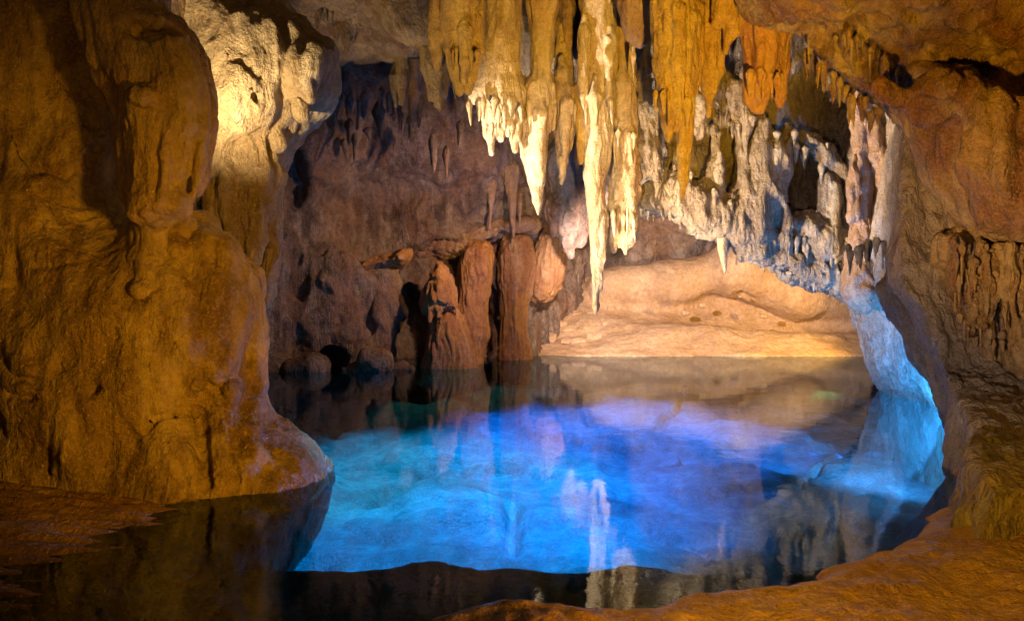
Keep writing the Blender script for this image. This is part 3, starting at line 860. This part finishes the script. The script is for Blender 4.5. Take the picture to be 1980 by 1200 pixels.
stalactite('stalactite', [[(1156, TOP, 46), (1156, 0, 36), (1158, 110, 29), (1152, 200, 27), (1149, 290, 22), (1149, 340, 20), (1153, 400, 17), (1154, 450, 13), (1154, 500, 10), (1152, 540, 7), (1152, 590, 5), (1152, 607, 2)],
                          [(1138, 190, 12, -.1), (1134, 240, 7, -.1)], [(1176, 170, 16), (1172, 260, 13), (1168, 330, 9)], [(1150, 190, 12, -.3), (1150, 240, 7, -.3)], [(1164, 420, 11), (1164, 500, 7), (1162, 560, 3)],
                          [(1130, 60, 12, -.2), (1128, 160, 10, -.2), (1134, 205, 6, -.2)], [(1180, 80, 12, -.2), (1178, 190, 8, -.2)]], 10.9, M_CREAM,
           'longest white stalactite, its needle tip reaching almost to the water')
stalactite('stalactite', [[(1202, TOP, 36), (1204, 60, 22), (1206, 160, 24), (1210, 260, 24), (1208, 340, 24), (1207, 420, 19), (1210, 460, 14), (1208, 488, 4)], [(1190, 400, 12), (1187, 450, 8), (1185, 486, 3)],
                          [(1222, 240, 14), (1226, 340, 12), (1220, 420, 10), (1218, 470, 5)], [(1198, 440, 7), (1197, 474, 3)]], 11.1, M_CREAM, 'stout cream stalactite with forked blunt end, joined to the longest one', spec=SPOP, amp=.65)
stalactite('stalactite', [[(1226, TOP, 44), (1228, 10, 34), (1232, 55, 24), (1236, 80, 14)], [(1216, 40, 14), (1218, 72, 7)], [(1252, 50, 9), (1254, 84, 4)]], 9.9, M_BROWN, 'blunt pinkish brown stalactite knob left of the golden curtain')
stalactite('stalactite', [[(1226, 70, 4), (1225, 110, 5), (1226, 165, 2)]], 10.2, M_CREAM, 'thin pale straw hanging under the pinkish knob')
stalactite('stalactite', [[(1262, TOP, 24), (1260, 80, 10), (1258, 140, 20), (1262, 220, 24), (1258, 290, 20), (1254, 330, 8)], [(1246, 170, 10), (1244, 240, 8), (1246, 300, 5)], [(1275, 200, 12), (1280, 290, 14), (1270, 340, 8)]], 11.0, M_POP,
           'rough grey popcorn stalactite behind the left edge of the golden curtain', spec=SPOP, amp=1.0)
stalactite('stalactite', [[(1300, TOP, 50), (1298, 20, 40), (1300, 120, 36), (1302, 200, 28), (1296, 240, 14), (1292, 272, 4)], [(1325, 40, 26), (1326, 140, 22), (1324, 220, 18), (1323, 290, 13), (1321, 345, 10), (1319, 384, 3)],
                          [(1274, 20, 14), (1280, 110, 12), (1286, 190, 10)], [(1344, 20, 20, .1), (1346, 110, 15, .1), (1340, 180, 10, .1)], [(1310, 20, 14, -.2), (1311, 120, 12, -.2), (1312, 220, 10, -.1)]], 9.0, M_AMBER,
           'big wet golden curtain stalactite with one long dagger tip')
stalactite('stalactite', [[(1385, TOP, 30), (1380, 20, 20), (1374, 100, 17), (1372, 170, 13), (1370, 226, 4)], [(1362, 80, 8), (1360, 150, 6)], [(1392, 70, 14), (1388, 140, 10), (1380, 180, 6)]], 9.2, M_AMBER, 'brownish amber stalactite just right of the golden curtain')
stalactite('stalactite', [[(1404, TOP, 34), (1404, 0, 26), (1402, 30, 24), (1386, 48, 10)], [(1418, 20, 14), (1414, 60, 12), (1406, 90, 5), (1402, 104, 2)]], 8.9, M_AMBER, 'stubby golden stalactite with a slanted tip before the amber one')
stalactite('stalactite', [[(1482, TOP, 60), (1482, 10, 46), (1484, 70, 42), (1478, 130, 36), (1466, 180, 26), (1466, 214, 8)], [(1450, 40, 18), (1456, 120, 14), (1458, 180, 12)], [(1506, 60, 20), (1508, 130, 17), (1508, 180, 12), (1507, 203, 6)],
                          [(1444, 160, 8), (1446, 195, 8), (1455, 210, 6)], [(1490, 40, 16, -.2), (1488, 130, 10, -.2)], [(1470, 20, 14, -.2), (1470, 150, 9, -.2)]], 8.9, M_ORANGE,
           'wide rust orange stalactite curtain with ragged blunt end', subs=[[(1490, 178, 5), (1489, 215, 8)]])
stalactite('stalactite', [[(1388, 405, 10), (1394, 440, 12), (1398, 480, 8), (1402, 526, 2)], [(1402, 400, 12), (1404, 440, 8), (1403, 480, 5)]], 11.3, M_CREAM, 'lone pale stalactite spike under the grey arch over the far bank', group='stalactites under the arch')
stalactite('stalactite', [[(1330, TOP, 40, .6), (1345, 120, 20, .6), (1352, 200, 18, .5), (1352, 260, 10, .5)], [(1340, 200, 10, .5), (1338, 255, 5, .5)]], 10.6, M_POP, 'grey crusted stalactite glimpsed behind the golden curtain', spec=SPOP, amp=1.0)
stalactite('rock_column', [[(1650, 90, 34), (1662, 200, 22), (1667, 300, 16), (1668, 400, 20), (1668, 470, 26), (1672, 560, 40)], [(1690, 250, 12, -.1), (1700, 300, 14, -.2), (1706, 360, 10, -.2)], [(1652, 330, 8, -.2), (1650, 420, 10, -.2)]], 10.7, M_BROWN,
           'slender tan column standing between the grey arch and the amber overhang', 'rock column', None, SPOP, .8, .025)
# roof stalactites behind
stalactite('stalactite', [[(675, TOP, 60), (676, 0, 34), (680, 40, 24), (672, 80, 10), (668, 102, 3)], [(655, 0, 20), (652, 50, 10), (648, 78, 4)], [(640, -20, 12), (640, 30, 6)], [(692, 0, 16), (688, 50, 9)]], 12.2, M_CEIL,
           'dark brown pointed stalactite cluster between the pillar and the pale roof slab', group='stalactites hanging from the dark roof', spec=STAL)
stalactite('stalactite', [[(850, TOP, 60), (842, 60, 36), (842, 130, 28), (846, 170, 18), (850, 200, 9), (851, 216, 3)], [(836, 140, 14), (836, 190, 8)], [(862, 140, 11), (860, 185, 7)]], 11.6, M_CEIL,
           'greenish tan stalactite behind the short golden bulb', group='stalactites hanging from the dark roof')
stalactite('stalactite', [[(778, TOP, 30), (778, 80, 16), (780, 150, 13), (778, 200, 6)], [(762, 150, 7), (766, 205, 4)]], 13.2, M_CEIL, 'narrow dark stalactite under the edge of the pale roof slab', group='stalactites hanging from the dark roof')
stalactite('stalactite', [[(808, 120, 16), (802, 180, 12), (796, 236, 4)]], 14.0, M_BROWN, 'short reddish brown stalactite left of the greenish one', group='stalactites hanging from the dark roof')
v = Vol(P(700, 140, 11.4) - np.array([.2, .8, .2]), P(900, -200, 11.4) + np.array([.4, 1.3, .2]), .03)
v.inflate([(700, -200), (720, -10), (738, 40), (760, 74), (800, 88), (840, 96), (880, 90), (900, 60), (910, -200)], 11.5, .5, .5, .6, .1)
slab = rock('rock_slab', v, M_CEIL, POP, 80, .4)
tag(slab, 'pale olive tan slab of roof rock left of the golden stalactites', 'rock slab')

# ================================================================== FORMATIONS ON THE FAR SHORE
def formation(name, chains, d, mat, label, cat, spec=FLOW, amp=.5, h=.03, k=.08, subs=(), group=None):
    return stalactite(name, chains, d, mat, label, cat, group, spec, amp, h, k, subs)

def mass(name, polys, d, mat, label, cat, spec=STAL, amp=1.2, h=.028, group='formations on the far shore', extra=(), subs=()):
    A = np.array([P(a_, b_, d + p_[1]) for p_ in polys for a_, b_ in p_[0]])
    v = Vol(A.min(0) - (.2, .9, .2), A.max(0) + (.2, .9, .2), h)
    for poly, dd, bulge, R, back in polys:
        v.inflate(poly, d + dd, bulge, R, back, .06)
    for c in extra:
        v.chain(c, d, .05, False, True)
    for c in subs:
        v.chain(c, d, .03, True)
    o = rock(name, v, mat, spec, len(bpy.data.objects), amp)
    return tag(o, label, cat, group)

tiers = bpy.data.objects.new('stalagmite', None)
COL.objects.link(tiers)
tiers.location = P(864, 712, 15.6)
tag(tiers, 'two tiered rust brown stalagmite dome standing in the water', 'stalagmite', 'formations on the far shore')
for nm_, poly_, dd_, ex_ in [('lower_tier', [(806, 760), (818, 700), (824, 650), (836, 612), (862, 592), (890, 600), (908, 640), (918, 700), (930, 760)], 0, []),
                             ('upper_tier', [(812, 602), (818, 562), (834, 534), (846, 508), (856, 508), (872, 532), (886, 566), (886, 598), (868, 606), (850, 600), (830, 610)], -.05,
                              [[(820, 590, 6, -.3), (819, 612, 3, -.3)], [(832, 594, 6, -.4), (832, 622, 3, -.4)], [(846, 594, 6, -.4), (846, 610, 3, -.4)], [(880, 590, 5, -.3), (882, 612, 3, -.3)]])]:
    o = mass(nm_, [(poly_, dd_, .48, .36, .4)], 15.6, M_ORCOL, None, None, group=None, extra=ex_)
    o.location = Vector(o.location) - tiers.location
    o.parent = tiers
mass('rock_column', [([(880, 560), (886, 500), (905, 470), (945, 462), (956, 490), (948, 560), (942, 610), (950, 645), (940, 668), (932, 700), (940, 760), (870, 760), (876, 640)], 0, .5, .35, .5)], 16.5, M_ORCOL,
     'fluted brown column right behind the two tiered stalagmite', 'rock column', amp=1.1)
mass('rock_column', [([(960, 524), (964, 480), (980, 446), (1022, 446), (1036, 500), (1034, 530), (1030, 560), (1018, 600), (1022, 645), (1040, 740), (950, 740), (972, 650), (966, 580)], 0, .5, .4, .4)], 17.6, M_ORCOL,
     'orange flowstone column with golden stain at the edge of the salmon bank', 'rock column', amp=1.1)
mass('flowstone_curtain', [([(1036, 480), (1046, 452), (1066, 444), (1088, 456), (1094, 500), (1090, 540), (1078, 566), (1060, 582), (1040, 588), (1022, 578), (1026, 530)], 0, .4, .3, .5)], 17.9, M_ORCOL,
     'golden orange flowstone curtain above and right of the orange column', 'flowstone', amp=1.1, subs=[[(1068, 470, 3, -.4), (1070, 530, 4, -.4)], [(1084, 480, 2, -.35), (1086, 530, 4, -.3)]])
mass('rock_ledge', [([(640, 540), (690, 522), (702, 506), (740, 494), (792, 480), (802, 490), (786, 514), (740, 520), (700, 534), (660, 556)], 0, .5, .25, .6)], 15.9, M_ORCOL, 'rust red rock ledge jutting from the back wall', 'rock ledge', ROUGH, .5, group=None)
mass('rock_ledge', [([(796, 480), (850, 452), (920, 430), (1000, 422), (1040, 428), (1036, 444), (985, 456), (940, 474), (900, 500), (850, 504), (800, 506)], 0, .45, .3, .8)], 17.35, M_BROWN, 'long slanting brown rock shelf above the stalagmite dome', 'rock ledge', ROUGH, .8, group=None)
formation('stalactite', [[(988, 330, 20, .2), (990, 390, 8), (992, 430, 5), (994, 462, 2)], [(1006, 395, 4), (1004, 436, 2)]], 16.8, M_BROWN, 'small pinkish stalactite over the end of the brown shelf', 'stalactite', STAL, .4, .02, .03)
formation('stalactite', [[(952, 340, 14, .2), (950, 390, 5), (948, 420, 3), (947, 440, 2)]], 16.8, M_BROWN, 'tiny stalactite nub over the middle of the brown shelf', 'stalactite', STAL, .4, .02, .03)
formation('stalactite', [[(1110, 330, 70, .5), (1104, 390, 52, .3), (1100, 430, 30), (1100, 465, 16), (1104, 496, 5)], [(1080, 410, 26), (1074, 440, 14)], [(1124, 450, 12), (1122, 480, 4)], [(1150, 370, 40, .3), (1156, 430, 20), (1158, 470, 8)]], 16.2, M_BACK, 'pale grey hanging rock point behind the longest stalactite', 'stalactite', POP, .8, .03)
formation('boulder', [[(716, 696, 24), (734, 700, 26), (728, 716, 24)]], 15.0, M_BACK, 'dark round boulder half sunk at the foot of the back wall', 'boulder', ROUGH, .25, .02)
for px_, py_, r_, lb in [(1326, 604, 6, 'small pale stone on the crest of the sand mound'), (1358, 590, 5, 'pale stone lying behind the sand mound crest'), (1476, 611, 5, 'small pale stone on the amber hollow of the bank'), (1432, 573, 4, 'tiny stone beside the dark crack of the bank')]:
    formation('stone', [[(px_ - r_ * .5, py_, r_), (px_ + r_ * .6, py_ + 1, r_ * .8)]], 19.6, M_BANK, lb, 'stone', POP, .15, .02, .04, (), 'loose stones on the bank')
for px_, py_, r_, d_, lb in [(680, 716, 14, 15.0, 'small brown rock at the waterline left of the boulder'), (770, 712, 13, 15.2, 'brown rock at the waterline between boulder and stalagmite'), (590, 714, 30, 14.8, 'low long rock at the waterline below the back wall'), (790, 716, 9, 15.1, 'little rock touching the left foot of the stalagmite')]:
    formation('rock', [[(px_ - r_ * .8, py_, r_ * .7), (px_ + r_ * .6, py_ - 2, r_)]], d_, M_BACK, lb, 'rock', ROUGH, .25, .02, .05, (), 'rocks along the far waterline')

# ================================================================== DRIP FRINGES (small hanging points, parts of the rock they grow from)
def drip_mesh(seed):
    rnd = random.Random(seed)
    rings, seg = 9, 8
    V, Q = [], []
    bx, by = rnd.uniform(-.25, .25), rnd.uniform(-.25, .25)
    ph = [rnd.uniform(.75, 1.25) for _ in range(seg)]
    for r in range(rings):
        t = r / (rings - 1)
        rad = (1 - t) ** .75 * (1 + .18 * math.sin(9 * t + seed)) * min(1, .25 + t * 3.6) * 1.25 + .06
        for s_ in range(seg):
            a = 2 * math.pi * s_ / seg
            V.append((rad * ph[s_] * math.cos(a) + bx * t * t * 2, rad * ph[s_] * math.sin(a) + by * t * t, -t))
    for r in range(rings - 1):
        for s_ in range(seg):
            Q.append((r * seg + s_, (r + 1) * seg + s_, (r + 1) * seg + (s_ + 1) % seg, r * seg + (s_ + 1) % seg))
    return np.array(V, float), np.array(Q)

_dm = {}
def drip(parent, mat, pos, length, rad, rnd):
    key = (mat.name, rnd.randrange(6))
    if key not in _dm:
        V, Q = drip_mesh(key[1] * 13 + 5)
        me = to_mesh('drip', V, Q)
        tone(me, V * np.array([.03, .03, .4]) + key[1] * 1.7)
        me.materials.append(mat)
        _dm[key] = me
    o = bpy.data.objects.new('drip', _dm[key])
    COL.objects.link(o)
    o.parent = parent
    o.location = Vector(pos) - parent.location
    o.scale = (rad, rad, length)
    o.rotation_euler = (rnd.uniform(-.06, .06), rnd.uniform(-.06, .06), rnd.uniform(0, 6.28))
    return o

_sm = {}
def straw(parent, mat, pos, length, rad, rnd):
    """a thin hollow looking soda straw, a part of the rock it hangs from"""
    key = (mat.name, rnd.randrange(3))
    if key not in _sm:
        V, Q, seg = [], [], 7
        prof = [(0, .3), (.06, 1.5), (.16, 1.05), (.5, .9), (.86, .78), (.95, .95), (1.0, .35)]
        for t, r_ in prof:
            for k_ in range(seg):
                a = 2 * math.pi * k_ / seg
                V.append((r_ * math.cos(a) + .5 * math.sin(3 * t + key[1]) * t, r_ * math.sin(a), -t))
        for i_ in range(len(prof) - 1):
            for k_ in range(seg):
                Q.append((i_ * seg + k_, (i_ + 1) * seg + k_, (i_ + 1) * seg + (k_ + 1) % seg, i_ * seg + (k_ + 1) % seg))
        me = to_mesh('straw', np.array(V, float), np.array(Q))
        tone(me, np.array(V) * np.array([.02, .02, .3]) + key[1] * 2.3)
        me.materials.append(mat)
        _sm[key] = me
    o = bpy.data.objects.new('straw', _sm[key])
    COL.objects.link(o)
    o.parent = parent
    o.location = Vector(pos) - parent.location
    o.scale = (rad, rad, length)
    o.rotation_euler = (rnd.uniform(-.03, .03), rnd.uniform(-.03, .03), rnd.uniform(0, 6.28))
    return o

def fringe(parent, mat, line, d, n_, ln, rw, seed, spread=(6, 6, .12)):
    rnd = random.Random(seed)
    L_ = [np.array(p, float) for p in line]
    seg = [np.linalg.norm(b - a) for a, b in zip(L_[:-1], L_[1:])]
    for k_ in range(n_):
        t = (k_ + rnd.uniform(.1, .9)) / n_ * sum(seg)
        j = 0
        while j < len(seg) - 1 and t > seg[j]:
            t -= seg[j]
            j += 1
        p = L_[j] + (L_[j + 1] - L_[j]) * (t / seg[j])
        dd = p[2] if len(p) > 2 else d
        dd += rnd.uniform(-spread[2], spread[2])
        q = P(p[0] + rnd.uniform(-spread[0], spread[0]), p[1] + rnd.uniform(-spread[1], spread[1]), dd)
        l_, r_ = rnd.uniform(*ln) * dd / F, rnd.uniform(*rw) * dd / F
        if rnd.random() < .18:
            straw(parent, mat, q, l_ * 1.2, r_ * .4, rnd)
        else:
            drip(parent, mat, q, l_, r_, rnd)

fringe(arch_o, M_POP, [(1405, 455), (1460, 455), (1520, 450), (1600, 470), (1640, 490)], 11.35, 56, (24, 52), (3, 6), 1)
fringe(arch_o, M_POP, [(1240, 395), (1300, 400), (1360, 425), (1410, 450)], 11.4, 24, (12, 30), (4, 7), 2)
fringe(arch_o, M_POP, [(1470, 500), (1540, 530), (1620, 560)], 11.5, 26, (8, 20), (3, 6), 3)
fringe(wall_right, M_LEG, [(1640, 475), (1700, 460), (1760, 490)], 9.3, 20, (30, 60), (4, 7), 4)
fringe(curt, M_RIGHT, [(1840, 500), (1870, 520), (1900, 520), (1980, 530)], 7.25, 22, (30, 80), (4, 7), 5, (6, 24, .1))
fringe(curt, M_RIGHT, [(1850, 610), (1920, 640), (1990, 660)], 7.3, 14, (20, 50), (4, 7), 6, (6, 14, .1))
fringe(over, M_RIGHT, [(1560, 85), (1595, 130), (1640, 170), (1700, 215)], 8.1, 26, (26, 66), (4, 8), 7, (8, 12, .25))
fringe(over, M_RIGHT, [(1620, 60), (1680, 90), (1740, 120)], 7.7, 20, (24, 56), (4, 8), 8, (8, 14, .2))
fringe(ceiling, M_CEIL, [(560, 0), (600, 10), (640, 5)], 12.0, 18, (24, 60), (4, 8), 9, (6, 10, .3))
fringe(wall_back, M_BACK, [(640, 190), (700, 185), (760, 180), (800, 170)], 14.2, 15, (14, 84), (4, 11), 10, (16, 16, .4))

def tips(near, spots, mat, d, seed):
    """little drips on the skirts of a stalactite, given by a piece of its label"""
    o = next(q for q in bpy.data.objects if near in str(q.get('label', '')))
    rnd = random.Random(seed)
    for px_, py_, ln, r_ in spots:
        q = P(px_, py_, d + rnd.uniform(-.08, .08))
        if rnd.random() < .3:
            straw(o, mat, q, ln * 1.25 * d / F, r_ * .42 * d / F, rnd)
        else:
            drip(o, mat, q, ln * d / F, r_ * d / F, rnd)

def row(x0, x1, y0, y1, n_, l0, l1, r0, r1, seed):
    rnd = random.Random(seed)
    return [(x0 + (x1 - x0) * (i_ + rnd.uniform(.1, .9)) / n_, y0 + (y1 - y0) * (i_ + .5) / n_ + rnd.uniform(-8, 8), rnd.uniform(l0, l1), rnd.uniform(r0, r1)) for i_ in range(n_)]

tips('flared skirt', row(905, 1015, 185, 205, 8, 26, 60, 5, 9, 1) + row(930, 1005, 230, 240, 6, 24, 46, 3, 6, 2), M_CREAM, 10.22, 3)
tips('broad cream stalactite spear', row(1010, 1066, 195, 200, 5, 30, 60, 4, 7, 4), M_CREAM, 10.50, 6)
tips('ragged cone', row(1066, 1116, 190, 200, 8, 22, 50, 3, 6, 7), M_CREAM, 10.80, 8)
tips('longest white', row(1122, 1186, 180, 190, 7, 30, 70, 4, 8, 9), M_CREAM, 10.68, 12)
tips('forked blunt', row(1184, 1234, 250, 260, 5, 30, 70, 4, 8, 13) + row(1184, 1230, 400, 410, 5, 30, 70, 4, 6, 14), M_CREAM, 10.90, 15)
tips('ending in two tips', row(862, 930, 90, 100, 7, 26, 54, 4, 7, 16), M_AMBER, 9.08, 17)
tips('long dagger tip', row(1264, 1350, 170, 190, 7, 30, 70, 4, 8, 18), M_AMBER, 8.84, 19)
tips('rust orange', row(1440, 1522, 130, 140, 7, 30, 64, 4, 8, 20), M_ORANGE, 8.66, 21)
fringe(ceiling, M_CEIL, [(880, 120), (1000, 130), (1120, 120), (1230, 130)], 12.8, 40, (30, 90), (5, 11), 22, (10, 20, .5))
fringe(wall_back, M_BACK, [(600, 250), (700, 240), (800, 240), (900, 260)], 15.0, 13, (16, 80), (4, 10), 23, (22, 26, .3))
fringe(arch_o, M_POP, [(1250, 330), (1330, 340), (1420, 380), (1500, 390)], 11.25, 30, (20, 50), (4, 8), 24, (12, 24, .1))
fringe(arch_o, M_POP, [(1380, 200), (1440, 230), (1520, 260), (1600, 300)], 11.3, 26, (20, 50), (4, 8), 25, (14, 24, .1))

# cracked plates and broken blocks lying on the bank, pieces of it
def plate(px_, py_, w_, hh, th, seed):
    rnd = random.Random(seed)
    d = vbank.front(px_, py_, 16.7, 24.0)
    c = P(px_, py_, d)
    n_ = rnd.choice((5, 6, 7))
    ring = []
    for k_ in range(n_):
        a = 2 * math.pi * (k_ + rnd.uniform(-.25, .25)) / n_
        ring.append((math.cos(a) * w_ * d / F * rnd.uniform(.8, 1.1), math.sin(a) * hh * d / F * rnd.uniform(.8, 1.1)))
    V, Q = [], []
    for z_, sc in ((-th, 1.05), (th * .5, 1.0), (th, .86)):
        for x_, y_ in ring:
            V.append((x_ * sc, y_ * sc * .8 , z_ + y_ * sc * .55))
    V.append((0, 0, th * 1.05))
    for r_ in range(2):
        for k_ in range(n_):
            a, b = r_ * n_ + k_, r_ * n_ + (k_ + 1) % n_
            Q.append((a, b, b + n_, a + n_))
    top = 2 * n_
    for k_ in range(n_):
        Q.append((top + k_, top + (k_ + 1) % n_, len(V) - 1, len(V) - 1))
    me = bpy.data.meshes.new('stone_plate')
    me.from_pydata(V, [], [q if q[2] != q[3] else q[:3] for q in Q])
    me.update()
    tone(me, np.array(V) + c)
    me.materials.append(M_BANK)
    o = bpy.data.objects.new('stone_plate', me)
    COL.objects.link(o)
    o.parent = bank
    o.location = Vector(c) - bank.location
    o.rotation_euler = (rnd.uniform(-.1, .1), rnd.uniform(-.12, .12), 0)
_r = random.Random(5)
for k_, (x_, y_) in enumerate([(1060, 600), (1085, 590), (1110, 610), (1050, 625), (1078, 628), (1104, 640), (1132, 628), (1060, 655), (1090, 660), (1125, 662), (1150, 650), (1140, 600), (1165, 620), (1180, 600), (1040, 645)]):
    plate(x_ + _r.uniform(-5, 5), y_ + _r.uniform(-4, 4), _r.uniform(9, 17), _r.uniform(6, 11), _r.uniform(.03, .07), k_)
